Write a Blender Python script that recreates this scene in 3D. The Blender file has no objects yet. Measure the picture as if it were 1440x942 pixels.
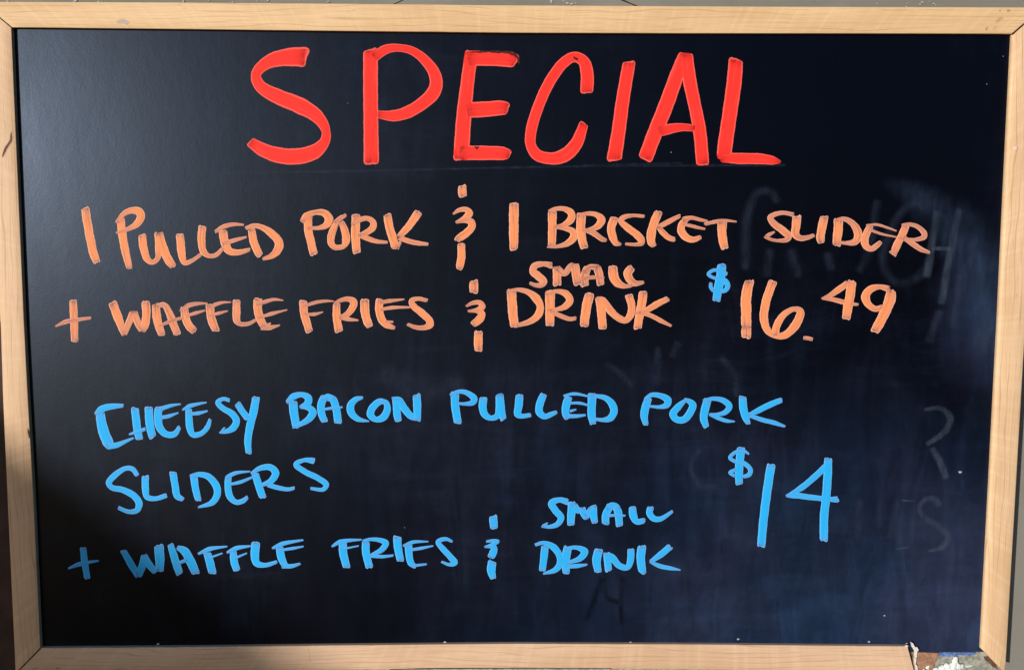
import bpy, bmesh, math, random
from mathutils import Vector, Matrix, Euler

C = bpy.context.scene
COL = C.collection
R = math.radians
random.seed(11)

# ------------------------------------------------------------------ camera
CAM_LOC = Vector((-0.00595, -0.74781, 0.07607))
CAM_ROT = Euler((1.48525, -0.00379, -0.00619), 'XYZ')
FPX = 1198.28                                   # focal length in photo pixels (1440 wide)
cam_d = bpy.data.cameras.new('camera')
cam_d.sensor_width = 36.0
cam_d.lens = 36.0 * FPX / 1440.0
cam_d.clip_start = 0.01
cam_d.clip_end = 500
cam = bpy.data.objects.new('camera', cam_d)
cam.location = CAM_LOC
cam.rotation_euler = CAM_ROT
COL.objects.link(cam)
C.camera = cam

# ------------------------------------------------------------------ light
SUN_AZ = R(36.5)          # how far to the left of the board's normal the sun stands
SUN_EL = R(7)
sun_dir = Vector((-math.sin(SUN_AZ) * math.cos(SUN_EL), -math.cos(SUN_AZ) * math.cos(SUN_EL), math.sin(SUN_EL)))
w = bpy.data.worlds.new('World')
C.world = w
w.use_nodes = True
nt = w.node_tree
bg = nt.nodes['Background']
sky = nt.nodes.new('ShaderNodeTexSky')
sky.sky_type = 'NISHITA'
sky.sun_disc = False
sky.sun_elevation = SUN_EL
sky.sun_rotation = math.pi + SUN_AZ
sky.dust_density = 0.8
sky.ozone_density = 4.0
nt.links.new(sky.outputs[0], bg.inputs[0])
bg.inputs[1].default_value = 0.15
sd = bpy.data.lights.new('sun', 'SUN')
sd.energy = 3.9
sd.angle = R(0.5)
sd.color = (1.0, 0.93, 0.83)
sun = bpy.data.objects.new('sun', sd)
sun.rotation_euler = sun_dir.to_track_quat('Z', 'Y').to_euler()
COL.objects.link(sun)
C.view_settings.view_transform = 'Standard'
C.view_settings.look = 'None'
C.view_settings.exposure = 0.0
C.view_settings.gamma = 1.0
C.cycles.max_bounces = 6
C.cycles.transparent_max_bounces = 16

# ------------------------------------------------------------------ helpers
CM = CAM_ROT.to_matrix()

def at(px, py, y=0.0):
    """Point of the photograph (1440x942) carried onto the upright plane at depth y."""
    py = 471 + (py - 471) * 0.9987
    d = CM @ Vector(((px - 720) / FPX, -(py - 471) / FPX, -1.0))
    t = (y - CAM_LOC.y) / d.y
    return CAM_LOC + d * t

def link(name, bm, mats, parent=None, smooth=False):
    me = bpy.data.meshes.new(name)
    bm.to_mesh(me)
    bm.free()
    for m in (mats if isinstance(mats, (list, tuple)) else [mats]):
        me.materials.append(m)
    if smooth:
        for p in me.polygons:
            p.use_smooth = True
    o = bpy.data.objects.new(name, me)
    COL.objects.link(o)
    if parent:
        o.parent = parent
    return o

def tag(o, label=None, cat=None, group=None, kind=None):
    if label: o['label'] = label
    if cat: o['category'] = cat
    if group: o['group'] = group
    if kind: o['kind'] = kind
    return o

def box(bm, x0, x1, y0, y1, z0, z1):
    v = [bm.verts.new((x, y, z)) for x in (x0, x1) for y in (y0, y1) for z in (z0, z1)]
    for f in ((0, 1, 3, 2), (4, 6, 7, 5), (0, 4, 5, 1), (2, 3, 7, 6), (0, 2, 6, 4), (1, 5, 7, 3)):
        bm.faces.new([v[i] for i in f])

def prism(bm, pts, y0, y1, chamfer=0.0):
    """Outline (photo pixels) extruded from y1 (back) to y0 (front)."""
    f = [at(x, y, y0) for x, y in pts]
    n = len(f)
    c = sum(f, Vector()) / n
    ff = [bm.verts.new(p + (c - p).normalized() * chamfer) for p in f]
    mm = [bm.verts.new((p.x, y0 + chamfer, p.z)) for p in f]
    bb = [bm.verts.new((p.x, y1, p.z)) for p in f]
    bm.faces.new(ff)
    for a, b in ((ff, mm), (mm, bb)):
        for i in range(n):
            j = (i + 1) % n
            bm.faces.new((a[i], b[i], b[j], a[j]))
    bmesh.ops.recalc_face_normals(bm, faces=bm.faces[:])

def crspline(p, step):
    """Centripetal Catmull-Rom through (x, y, w) points, sampled every `step`."""
    if len(p) == 2:
        q = p
        n = max(2, int(math.hypot(q[1][0] - q[0][0], q[1][1] - q[0][1]) / step))
        return [tuple(q[0][k] + (q[1][k] - q[0][k]) * i / n for k in range(3)) for i in range(n + 1)]
    ext = [tuple(2 * p[0][k] - p[1][k] for k in range(3))] + list(p) + [tuple(2 * p[-1][k] - p[-2][k] for k in range(3))]
    out = []
    for i in range(1, len(ext) - 2):
        P = ext[i - 1:i + 3]
        t = [0.0]
        for k in range(3):
            t.append(t[-1] + max(1e-4, math.hypot(P[k + 1][0] - P[k][0], P[k + 1][1] - P[k][1])) ** 0.5)
        n = max(2, int(math.hypot(P[2][0] - P[1][0], P[2][1] - P[1][1]) / step))
        for s in range(n):
            u = t[1] + (t[2] - t[1]) * s / n
            def L(a, b, ta, tb):
                return [a[k] + (b[k] - a[k]) * (u - ta) / (tb - ta) for k in range(3)]
            A1, A2, A3 = L(P[0], P[1], t[0], t[1]), L(P[1], P[2], t[1], t[2]), L(P[2], P[3], t[2], t[3])
            B1, B2 = L(A1, A2, t[0], t[2]), L(A2, A3, t[1], t[3])
            c = L(B1, B2, t[1], t[2])
            c[2] = P[1][2] + (P[2][2] - P[1][2]) * s / n
            out.append(tuple(c))
    out.append(tuple(p[-1]))
    return out

PROFILE = ((0.0, 0.00004), (0.05, 0.00013), (0.25, 0.00018), (0.5, 0.00016), (0.75, 0.00018), (0.95, 0.00013), (1.0, 0.00004))

def stroke(bm, pts, lift=0.0, base=0.0, wobble=0.03, cap=0.22, dryref=9.5, flat=False, dry0=0.0, others=(), rag=1.0):
    """One marker stroke: (px, py, width px) points become a thin raised ribbon on the plane y = base."""
    uv1 = bm.loops.layers.uv.get('along') or bm.loops.layers.uv.new('along')
    uv2 = bm.loops.layers.uv.get('ends') or bm.loops.layers.uv.new('ends')
    s = crspline(pts, 1.6)
    # extra samples close to both ends for the rounded corners
    def lerp(a, b, t): return tuple(a[k] + (b[k] - a[k]) * t for k in range(3))
    s = [s[0], lerp(s[0], s[1], .25), lerp(s[0], s[1], .6)] + s[1:-1] + [lerp(s[-2], s[-1], .4), lerp(s[-2], s[-1], .75), s[-1]]
    d = [0.0]
    for a, b in zip(s, s[1:]):
        d.append(d[-1] + math.hypot(b[0] - a[0], b[1] - a[1]))
    tot = d[-1]
    ph = random.uniform(0, 100)
    jit = random.uniform(-.08, .14)
    sk0, sk1 = (0, 0) if flat else (random.uniform(-.22, .22), random.uniform(-.22, .22))
    rg = [[random.uniform(-.07, .07) * rag for _ in PROFILE] for _ in (0, 1)]
    uv3 = bm.loops.layers.uv.get('rim') or bm.loops.layers.uv.new('rim')
    rows = []
    for i, (x, y, wd) in enumerate(s):
        a, b = s[max(0, i - 2)], s[min(len(s) - 1, i + 2)]
        tx, ty = b[0] - a[0], b[1] - a[1]
        l = math.hypot(tx, ty) or 1.0
        nx, ny = -ty / l, tx / l
        r = cap * wd
        e = min(d[i], tot - d[i])
        ww = wd
        if e < r:
            ww = wd - 2 * (r - math.sqrt(max(0.0, r * r - (r - e) ** 2)))
        k1 = 1 + wobble * (math.sin(d[i] * .31 + ph) + .7 * math.sin(d[i] * .83 + 2 * ph))
        k2 = 1 + wobble * (math.sin(d[i] * .27 + 3 * ph) + .7 * math.sin(d[i] * .71 + 5 * ph))
        row = []
        inside = []
        f0, f1 = max(0.0, 1 - d[i] / (.6 * s[0][2])), max(0.0, 1 - (tot - d[i]) / (.6 * s[-1][2]))
        if flat: f0 = f1 = 0
        for n_, (v, h) in enumerate(PROFILE):
            o = (v - .5) * ww * (k1 if v < .5 else k2)
            if 0 < n_ < len(PROFILE) - 1 or True:
                a_ = s[0][2] * (sk0 * (v - .5) + rg[0][n_]) * f0 + s[-1][2] * (sk1 * (v - .5) + rg[1][n_]) * f1
            rise = base - (h * (.25 if flat else 1)) - lift - 0.00004 * d[i] / max(tot, 1)
            qx, qy = x + nx * o + tx / l * a_, y + ny * o + ty / l * a_
            row.append(bm.verts.new(at(qx, qy, rise)))
            inside.append(0.0 if any((qx - ox) ** 2 + (qy - oy) ** 2 < (.44 * ow) ** 2 for ox, oy, ow in others) else 1.0)
        dry = max(0.0, min(1.0, (dryref - wd) / dryref * 1.3 + dry0 + jit))
        rows.append((row, d[i] * 0.00061 + ph, e / max(wd, 1), dry, inside))
    for (r0, u0, e0, q0, i0), (r1, u1, e1, q1, i1) in zip(rows, rows[1:]):
        for k in range(len(PROFILE) - 1):
            f = bm.faces.new((r0[k], r0[k + 1], r1[k + 1], r1[k]))
            f.smooth = True
            for lp, (u, v, e, q, g) in zip(f.loops, ((u0, PROFILE[k][0], e0, q0, i0[k]), (u0, PROFILE[k + 1][0], e0, q0, i0[k + 1]),
                                                     (u1, PROFILE[k + 1][0], e1, q1, i1[k + 1]), (u1, PROFILE[k][0], e1, q1, i1[k]))):
                lp[uv1].uv = (u, v)
                lp[uv2].uv = (e, q)
                lp[uv3].uv = (g, 0)
    for f in bm.faces:
        if f.normal.length == 0: f.normal_update()
        if f.normal.y > 0: f.normal_flip()

# ------------------------------------------------------------------ materials
class NT:
    def __init__(self, name):
        self.m = bpy.data.materials.new(name)
        self.m.use_nodes = True
        self.t = self.m.node_tree
        self.p = self.t.nodes['Principled BSDF']
    def n(self, typ, **kw):
        n = self.t.nodes.new('ShaderNode' + typ)
        for k, v in kw.items():
            if k.startswith('i_'):
                key = k[2:]
                n.inputs[int(key) if key.isdigit() else key.replace('_', ' ')].default_value = v
            else:
                setattr(n, k, v)
        return n
    def l(self, a, b):
        self.t.links.new(a, b)
    def math(self, op, a, b=None, c=None, clamp=False):
        n = self.n('Math', operation=op)
        n.use_clamp = clamp
        for i, x in enumerate((a, b, c)):
            if x is None: continue
            if isinstance(x, (int, float)): n.inputs[i].default_value = x
            else: self.l(x, n.inputs[i])
        return n.outputs[0]
    def mapping(self, vec, scale=(1, 1, 1), loc=(0, 0, 0), rot=(0, 0, 0)):
        n = self.n('Mapping')
        n.inputs['Scale'].default_value = scale
        n.inputs['Location'].default_value = loc
        n.inputs['Rotation'].default_value = rot
        self.l(vec, n.inputs['Vector'])
        return n.outputs[0]
    def noise(self, vec, scale=1, detail=4, rough=.55, dist=0):
        n = self.n('TexNoise')
        n.inputs['Scale'].default_value = scale
        n.inputs['Detail'].default_value = detail
        n.inputs['Roughness'].default_value = rough
        n.inputs['Distortion'].default_value = dist
        self.l(vec, n.inputs['Vector'])
        return n.outputs[0]
    def ramp(self, fac, lo, hi, smooth=True):
        n = self.n('MapRange')
        n.interpolation_type = 'SMOOTHSTEP' if smooth else 'LINEAR'
        n.inputs['From Min'].default_value = lo
        n.inputs['From Max'].default_value = hi
        self.l(fac, n.inputs['Value'])
        return n.outputs[0]
    def mix(self, fac, a, b, mode='MIX'):
        n = self.n('Mix', data_type='RGBA', blend_type=mode)
        for i, x in ((0, fac), (6, a), (7, b)):
            if isinstance(x, (int, float)): n.inputs[i].default_value = x
            elif isinstance(x, tuple): n.inputs[i].default_value = (*x, 1) if len(x) == 3 else x
            else: self.l(x, n.inputs[i])
        return n.outputs[2]
    def bump(self, h, strength, dist):
        n = self.n('Bump')
        n.inputs['Strength'].default_value = strength
        n.inputs['Distance'].default_value = dist
        self.l(h, n.inputs['Height'])
        self.l(n.outputs[0], self.p.inputs['Normal'])
    def setp(self, **kw):
        for k, v in kw.items():
            key = k.replace('_', ' ')
            if isinstance(v, (int, float)): self.p.inputs[key].default_value = v
            elif isinstance(v, tuple): self.p.inputs[key].default_value = (*v, 1)
            else: self.l(v, self.p.inputs[key])

def plain(name, col, rough=.6, spec=.3, var=.25, scale=60):
    t = NT(name)
    g = t.n('NewGeometry').outputs['Position']
    n = t.noise(g, scale, 5, .6)
    dark = tuple(c * (1 - var) for c in col)
    lite = tuple(min(1, c * (1 + var)) for c in col)
    t.setp(Base_Color=t.mix(t.ramp(n, .3, .7), dark, lite), Roughness=rough, Specular_IOR_Level=spec)
    t.bump(n, .3, .0006)
    return t.m

def mat_panel():
    t = NT('black_panel_coating')
    pos = t.n('NewGeometry').outputs['Position']
    # wiped marker residue in cloth strokes; its broad patches paint in a bluish sheen
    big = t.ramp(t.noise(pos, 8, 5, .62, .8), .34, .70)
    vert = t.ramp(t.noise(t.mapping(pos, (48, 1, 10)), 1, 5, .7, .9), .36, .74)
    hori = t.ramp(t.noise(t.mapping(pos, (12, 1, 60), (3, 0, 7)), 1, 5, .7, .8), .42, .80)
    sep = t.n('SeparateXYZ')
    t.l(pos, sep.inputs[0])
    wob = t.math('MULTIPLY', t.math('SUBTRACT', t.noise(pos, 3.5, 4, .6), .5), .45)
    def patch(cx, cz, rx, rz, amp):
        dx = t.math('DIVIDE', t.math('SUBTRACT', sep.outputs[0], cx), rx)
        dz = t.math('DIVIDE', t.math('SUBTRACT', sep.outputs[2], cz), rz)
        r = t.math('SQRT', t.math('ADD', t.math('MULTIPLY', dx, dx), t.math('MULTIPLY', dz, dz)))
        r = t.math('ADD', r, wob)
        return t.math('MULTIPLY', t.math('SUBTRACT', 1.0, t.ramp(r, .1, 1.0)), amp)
    residue_sheen = patch(.38, -.28, .36, .30, .80)
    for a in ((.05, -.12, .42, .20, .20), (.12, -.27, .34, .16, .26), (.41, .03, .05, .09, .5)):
        residue_sheen = t.math('ADD', residue_sheen, patch(*a))
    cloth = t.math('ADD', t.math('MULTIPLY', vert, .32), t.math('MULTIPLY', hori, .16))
    m = t.math('MULTIPLY', residue_sheen, t.math('ADD', .42, t.math('ADD', t.math('MULTIPLY', big, .36), cloth)))
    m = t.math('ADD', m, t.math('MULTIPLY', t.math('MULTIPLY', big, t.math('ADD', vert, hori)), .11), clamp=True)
    m = t.math('MULTIPLY', m, t.math('SUBTRACT', 1.0, patch(.27, .20, .36, .22, .95)))  # mask cut back at upper right: a dark reflection put into the colour
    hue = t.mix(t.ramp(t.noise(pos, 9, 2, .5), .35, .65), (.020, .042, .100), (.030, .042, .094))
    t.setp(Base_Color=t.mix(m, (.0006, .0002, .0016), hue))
    rough = t.math('ADD', .358, t.math('MULTIPLY', t.math('SUBTRACT', t.noise(t.mapping(pos, (50, 1, 14)), 1, 6, .65), .5), .14))
    fine = t.noise(t.mapping(pos, (520, 1, 620)), 1, 4, .65)
    rough = t.math('ADD', rough, t.math('MULTIPLY', t.math('SUBTRACT', fine, .5), .10))
    t.setp(Roughness=rough, Specular_IOR_Level=.225, Specular_Tint=(.48, .655, 1.0))
    t.bump(t.math('ADD', fine, t.math('MULTIPLY', t.noise(t.mapping(pos, (150, 1, 90)), 1, 3, .6), 1.2)), .20, .00022)
    return t.m

def mat_paint(name, core, thin, edge, streak_dark, dryness, edge_amt):
    t = NT(name)
    u1 = t.n('UVMap', uv_map='along').outputs[0]
    u2 = t.n('UVMap', uv_map='ends').outputs[0]
    s1 = t.n('SeparateXYZ'); t.l(u1, s1.inputs[0])
    s2 = t.n('SeparateXYZ'); t.l(u2, s2.inputs[0])
    u, v, e, q = s1.outputs[0], s1.outputs[1], s2.outputs[0], s2.outputs[1]
    s3 = t.n('SeparateXYZ'); t.l(t.n('UVMap', uv_map='rim').outputs[0], s3.inputs[0])
    free = s3.outputs[0]
    streak = t.noise(t.mapping(u1, (38, 5.5, 1)), 1, 4, .6, .25)
    blot = t.noise(t.mapping(u1, (150, 2.2, 1)), 1, 3, .55)
    # thin paint: near the stroke's ends, in bristle streaks, and in the narrow side strokes
    endm = t.math('SUBTRACT', 1.0, t.ramp(e, .05, .95))
    thinm = t.math('ADD', t.math('MULTIPLY', endm, t.math('ADD', .35, t.math('MULTIPLY', blot, .8))), t.math('MULTIPLY', q, .9))
    thinm = t.math('MULTIPLY', thinm, dryness, clamp=True)
    bris = t.math('MULTIPLY', t.ramp(streak, .50, .64), t.math('MULTIPLY', streak_dark, t.math('ADD', .55, t.math('MULTIPLY', thinm, .6))), clamp=True)
    col = t.mix(thinm, core, thin)
    col = t.mix(bris, col, tuple(c * .50 for c in thin))
    foot = t.math('MULTIPLY', t.math('SUBTRACT', 1.0, t.ramp(e, .16, .42)), t.math('MULTIPLY', t.ramp(blot, .40, .62), .75 * dryness))
    col = t.mix(foot, col, tuple(c * .42 for c in thin))
    lite = t.math('MULTIPLY', t.ramp(t.noise(t.mapping(u1, (30, 8, 1), (7, 3, 0)), 1, 3, .5), .55, .75), .40 * dryness)
    col = t.mix(lite, col, edge)
    ed = t.math('ABSOLUTE', t.math('SUBTRACT', v, .5))
    rim = t.math('MULTIPLY', t.ramp(ed, .37, .46), edge_amt)
    endrim = t.math('MULTIPLY', t.math('SUBTRACT', 1.0, t.ramp(e, .05, .14)), edge_amt)
    col = t.mix(t.math('MULTIPLY', t.math('MAXIMUM', rim, endrim), free), col, edge)
    t.setp(Base_Color=col, Roughness=.6, Specular_IOR_Level=.10)
    t.bump(streak, .25, .0002)
    return t.m

def mat_film(name, col, amount, soft=.5, along=55, rough=.42, fade=.35):
    """Half-wiped residue: a thin film through which the panel still shows."""
    t = NT(name)
    u1 = t.n('UVMap', uv_map='along').outputs[0]
    s1 = t.n('SeparateXYZ'); t.l(u1, s1.inputs[0])
    pos = t.n('NewGeometry').outputs['Position']
    ed = t.math('ABSOLUTE', t.math('SUBTRACT', s1.outputs[1], .5))
    side = t.math('SUBTRACT', 1.0, t.ramp(ed, .5 - soft * .5, .5))
    n1 = t.ramp(t.noise(t.mapping(pos, (160, 1, along)), 1, 4, .6, .3), .25, .75)
    n2 = t.ramp(t.noise(pos, 22, 3, .5), .25, .7)
    s2 = t.n('SeparateXYZ'); t.l(t.n('UVMap', uv_map='ends').outputs[0], s2.inputs[0])
    a = t.math('MULTIPLY', side, t.math('MULTIPLY', t.math('ADD', .35, n1), t.math('ADD', .35, n2)))
    a = t.math('MULTIPLY', a, t.math('MULTIPLY', t.ramp(s2.outputs[0], 0, fade), amount), clamp=True)
    t.setp(Base_Color=col, Roughness=rough, Specular_IOR_Level=.15, Alpha=a)
    return t.m

def tint(a, b):
    return tuple(x * y for x, y in zip(a, b))

def mat_wood(name, tone=(1, 1, 1), seed=0):
    t = NT(name)
    uv = t.n('UVMap', uv_map='along').outputs[0]
    g = t.mapping(uv, (1, 1, 1), (seed * 1.7, seed * .37, 0))
    warp = t.noise(t.mapping(g, (5, 30, 1)), 1, 3, .5)
    s = t.n('SeparateXYZ'); t.l(g, s.inputs[0])
    # long figure lines wandering along the rail
    v = t.math('ADD', s.outputs[1], t.math('MULTIPLY', warp, .026))
    band = t.math('ABSOLUTE', t.math('SINE', t.math('MULTIPLY', v, 560)))
    line = t.math('SUBTRACT', 1.0, t.ramp(band, .0, .34))
    line = t.math('MULTIPLY', line, t.ramp(t.noise(t.mapping(g, (14, 60, 1), (4, 2, 0)), 1, 3, .5), .34, .60))
    fibre = t.noise(t.mapping(g, (30, 900, 1)), 1, 4, .6)
    curl = t.noise(t.mapping(g, (150, 2.5, 1), (9, 0, 0)), 1, 3, .55)
    cloud = t.noise(t.mapping(g, (9, 25, 1), (2, 6, 0)), 1, 3, .5)
    a, b = tint(tone, (.75, .515, .295)), tint(tone, (.66, .435, .235))
    col = t.mix(t.ramp(cloud, .3, .7), a, b)
    col = t.mix(t.math('MULTIPLY', t.ramp(curl, .45, .72), .36), col, tint(tone, (.84, .62, .36)))
    col = t.mix(t.math('MULTIPLY', t.ramp(fibre, .45, .7), .40), col, tint(tone, (.52, .31, .16)))
    col = t.mix(t.math('MULTIPLY', line, .62), col, tint(tone, (.43, .235, .115)))
    speck = t.math('MULTIPLY', t.ramp(t.noise(t.mapping(g, (60, 300, 1), (5, 5, 0)), 1, 2, .5), .72, .8), .4)
    col = t.mix(speck, col, (.32, .20, .12))
    t.setp(Base_Color=col, Roughness=.5, Specular_IOR_Level=.2)
    t.bump(t.math('ADD', fibre, line), .08, .0003)
    return t.m

def mat_wall():
    t = NT('grey_wall_paint')
    pos = t.n('NewGeometry').outputs['Position']
    n = t.noise(pos, 7, 5, .6)
    f = t.noise(t.mapping(pos, (60, 1, 220)), 1, 5, .65)
    col = t.mix(t.ramp(n, .35, .65), (.182, .178, .153), (.222, .212, .190))
    col = t.mix(t.math('MULTIPLY', t.ramp(f, .5, .8), .35), col, (.27, .255, .22))
    t.setp(Base_Color=col, Roughness=.8, Specular_IOR_Level=.15)
    t.bump(f, .3, .0008)
    return t.m

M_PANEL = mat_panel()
M_RED = mat_paint('red_marker_paint', (.88, .038, .028), (.58, .018, .016), (.88, .17, .14), .20, .75, .60)
M_ORANGE = mat_paint('orange_marker_paint', (.84, .285, .118), (.60, .245, .17), (.88, .47, .35), .90, 1.1, .70)
M_BLUE = mat_paint('blue_marker_paint', (.020, .415, .90), (.105, .33, .78), (.22, .49, .84), .36, .75, .6)
M_GHOST = mat_film('wiped_marker_film', (.085, .12, .185), .25, .75)
M_FAINT = mat_film('faint_marker_film', (.050, .068, .125), .17, 1.0)
M_SMEAR = mat_film('cloth_smear_film', (.05, .085, .17), .24, 1.0, 40, fade=1.3)
M_DARK = mat_film('cleaned_streak', (.001, .001, .004), .42, 1.0)
M_RUB = mat_film('dark_rub', (.05, .012, .012), 1.3, .7, 300, .6)
M_STAIN = mat_film('brown_stain', (.40, .26, .17), .40, 1.0)
M_GREYSTAIN = mat_film('grey_scuff', (.50, .45, .42), .6, .9)
M_DENT2 = plain('knot_brown', (.15, .085, .06), .8, .1)
M_DENT = plain('dark_dent', (.06, .035, .03), .8, .1)
M_SEAM = plain('dark_seam', (.035, .022, .016), .9, .05)
M_WALL = mat_wall()
M_BATTEN = plain('dark_brown_timber', (.052, .030, .026), .7, .2, .3, 40)
M_BLOCKER = plain('blocker_grey', (.30, .29, .27), .9, .1, .2, 9)
M_BACK = plain('grey_backing_board', (.30, .30, .26), .8, .2, .35, 260)
M_FIBRE = plain('brown_fibreboard', (.34, .185, .115), .85, .1, .3, 420)
M_GLUE = plain('white_filler', (.74, .78, .76), .5, .35, .08, 500)
M_FILM = plain('torn_white_laminate', (.70, .68, .64), .55, .3, .2, 900)
M_SPECK = plain('pale_speck', (.40, .40, .40), .7, .2, .3, 900)
M_BLUEEDGE = plain('blue_paint_edge', (.11, .19, .42), .5, .3, .5, 500)
M_PLUG = plain('beige_plug', (.66, .50, .38), .35, .5, .1, 300)
M_FLAKE = plain('brown_flake', (.115, .075, .05), .8, .1, .5, 700)

# ------------------------------------------------------------------ the wall behind
D = 0.0042          # how far the frame stands proud of the panel
WALL_Y = 0.0260
bm = bmesh.new()
box(bm, -1.2, 1.2, WALL_Y, WALL_Y + .09, -.95, .95)
wall = link('wall', bm, M_WALL)
tag(wall, 'grey painted wall behind the framed menu board', 'wall')

bm = bmesh.new()
a = at(-14, 400, WALL_Y); b = at(2, 470, WALL_Y - .004)
x1 = at(14, 700, WALL_Y - .003).x
box(bm, x1 - .075, x1 + .02, WALL_Y - .0035, WALL_Y - .0002, -.6, at(0, 452, WALL_Y).z)
bmesh.ops.bevel(bm, geom=bm.edges[:], offset=.0008, segments=2, affect='EDGES')
batten = link('timber_batten', bm, M_BATTEN)
tag(batten, 'dark brown timber strip on the wall, tucked behind the left edge of the menu board', 'timber strip')

# hairline cracks and paint crumbs on the wall above the board
bm = bmesh.new()
for k, pts in enumerate([[(548, 8, 1.2), (560, 3, 1.6), (572, -3, 1.2)], [(866, -4, 1.6), (880, 2, 2.2), (897, 9, 1.6)],
            [(540, 6.5, 1.0), (700, 7.5, 1.2), (880, 9.5, 1.2), (1060, 10, .9)]]):
    stroke(bm, pts, base=WALL_Y, wobble=.15, flat=True, lift=k * .00005)
link('crack', bm, M_SEAM, wall)
flk = []
random.seed(5)
spots = [(1233, 5), (1276, 5), (1294, 6), (1297, 3), (1307, 2), (1313, 5), (1316, 7), (1275, 9)] + \
        [(random.uniform(775, 812), random.uniform(0, 6)) for _ in range(9)] + \
        [(random.uniform(10, 470), random.uniform(.5, 2.6)) for _ in range(12)]
for k, (x, y) in enumerate(spots):
    bm = bmesh.new()
    r = random.uniform(.0005, .0012)
    bmesh.ops.create_icosphere(bm, subdivisions=1, radius=r)
    for v in bm.verts:
        v.co *= random.uniform(.6, 1.2)
        v.co.y *= .5
        v.co.x *= 1.5
    p = at(x, y, WALL_Y - .0006)
    bmesh.ops.translate(bm, verts=bm.verts[:], vec=p)
    link('paint_crumb', bm, M_SPECK, wall)

# unseen slab added towards the low sun to shade the board's lower left corner
def blocker():
    dist = 4.5
    A, B = at(-60, 560), at(470, 950)
    A, B = A + sun_dir * dist, B + sun_dir * 8.0
    e = (B - A).normalized()
    A2, B2 = A - e * 1.5, B + e * 1.5
    bm = bmesh.new()
    th = Vector((-sun_dir.x, -sun_dir.y, 0)).normalized() * -.18
    low = min(A2.z, B2.z) - .9
    q = [A2, B2, Vector((B2.x, B2.y, low)), Vector((A2.x, A2.y, low))]
    f = [bm.verts.new(p) for p in q]
    g = [bm.verts.new(p + th) for p in q]
    bm.faces.new(f)
    bm.faces.new(g[::-1])
    for i in range(4):
        j = (i + 1) % 4
        bm.faces.new((f[i], f[j], g[j], g[i]))
    bmesh.ops.recalc_face_normals(bm, faces=bm.faces[:])
    o = link('sun_blocker', bm, M_BLOCKER)
    tag(o, 'unseen sloping slab added out of view to shade the lower left corner', 'blocker')
blocker()

# ------------------------------------------------------------------ the board
board = bpy.data.objects.new('menu_board', None)
COL.objects.link(board)
tag(board, 'black menu board in a pale maple frame hand lettered in red, orange and blue', 'menu board')

# writing panel (a real sheet, its lower edge shows where the frame has broken away)
bm = bmesh.new()
c0, c1, c2, c3 = at(4, 26), at(1436, 34), at(1396, 916.5), at(44, 920)
N = 24
def grid(u, v):
    a = c0.lerp(c1, u); b = c3.lerp(c2, u)
    p = a.lerp(b, v); return p
F = [[bm.verts.new((grid(i / N, j / N).x, 0, grid(i / N, j / N).z)) for i in range(N + 1)] for j in range(N + 1)]
for j in range(N):
    for i in range(N):
        bm.faces.new((F[j][i], F[j + 1][i], F[j + 1][i + 1], F[j][i + 1]))
ring = F[0][:] + [F[j][N] for j in range(1, N + 1)] + F[N][-2::-1] + [F[j][0] for j in range(N - 1, 0, -1)]
back = [bm.verts.new((v.co.x, .0026, v.co.z)) for v in ring]
for i in range(len(ring)):
    j = (i + 1) % len(ring)
    bm.faces.new((ring[i], ring[j], back[j], back[i]))
bmesh.ops.recalc_face_normals(bm, faces=bm.faces[:])
bm.faces.ensure_lookup_table()
if bm.faces[0].normal.y > 0:
    bmesh.ops.reverse_faces(bm, faces=bm.faces[:])
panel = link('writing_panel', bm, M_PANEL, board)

bm = bmesh.new()
prism(bm, [(6, 28), (1434, 36), (1408, 958), (34, 958)], .0028, .0078)
link('backing_board', bm, M_BACK, board)

# frame rails -------------------------------------------------------
def poly(pts, t):
    """point at fraction t of a pixel polyline (by parameter of its own list)"""
    d = [0.0]
    for a, b in zip(pts, pts[1:]):
        d.append(d[-1] + math.hypot(b[0] - a[0], b[1] - a[1]))
    x = t * d[-1]
    for i in range(len(pts) - 1):
        if x <= d[i + 1] or i == len(pts) - 2:
            k = (x - d[i]) / (d[i + 1] - d[i])
            return (pts[i][0] + (pts[i + 1][0] - pts[i][0]) * k, pts[i][1] + (pts[i + 1][1] - pts[i][1]) * k)

def rail(name, inner, outer, mat, end0=None, end1=None, n=60, vflip=1, rin=.0006, rout=.0011):
    bm = bmesh.new()
    uv = bm.loops.layers.uv.new('along')
    rows = []
    u = 0.0
    prev = None
    for i in range(n + 1):
        t = i / n
        I = at(*poly(inner, t), -D); O = at(*poly(outer, t), -D)
        if prev is not None: u += (I - prev).length
        prev = I.copy()
        A = O - I
        wd = A.length
        A.normalize()
        prof = [(0, .0004), (0, -D + rin), (rin * .3, -D + rin * .3), (rin, -D), (wd * .33, -D - .00006), (wd * .66, -D - .00006),
                (wd - rout, -D), (wd - rout * .3, -D + rout * .3), (wd, -D + rout), (wd, .0115)]
        row = []
        for (o, yy) in prof:
            p = I + A * o
            row.append((bm.verts.new((p.x, yy, p.z)), u, o + (yy + D) * .8))
        rows.append(row)
    for r0, r1 in zip(rows, rows[1:]):
        for k in range(len(r0) - 1):
            q = (r0[k], r0[k + 1], r1[k + 1], r1[k])
            f = bm.faces.new([x[0] for x in q])
            f.smooth = 0 < k < 8
            for lp, x in zip(f.loops, q):
                lp[uv].uv = (x[1], x[2])
    for row in (rows[0], rows[-1]):
        f = bm.faces.new([bm.verts.new(x[0].co) for x in row])      # own corners, so the mitre stays a hard edge
        for lp, x in zip(f.loops, row):
            lp[uv].uv = (x[1], x[2])
    bmesh.ops.recalc_face_normals(bm, faces=bm.faces[:])
    return link(name, bm, mat, board)

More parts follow.
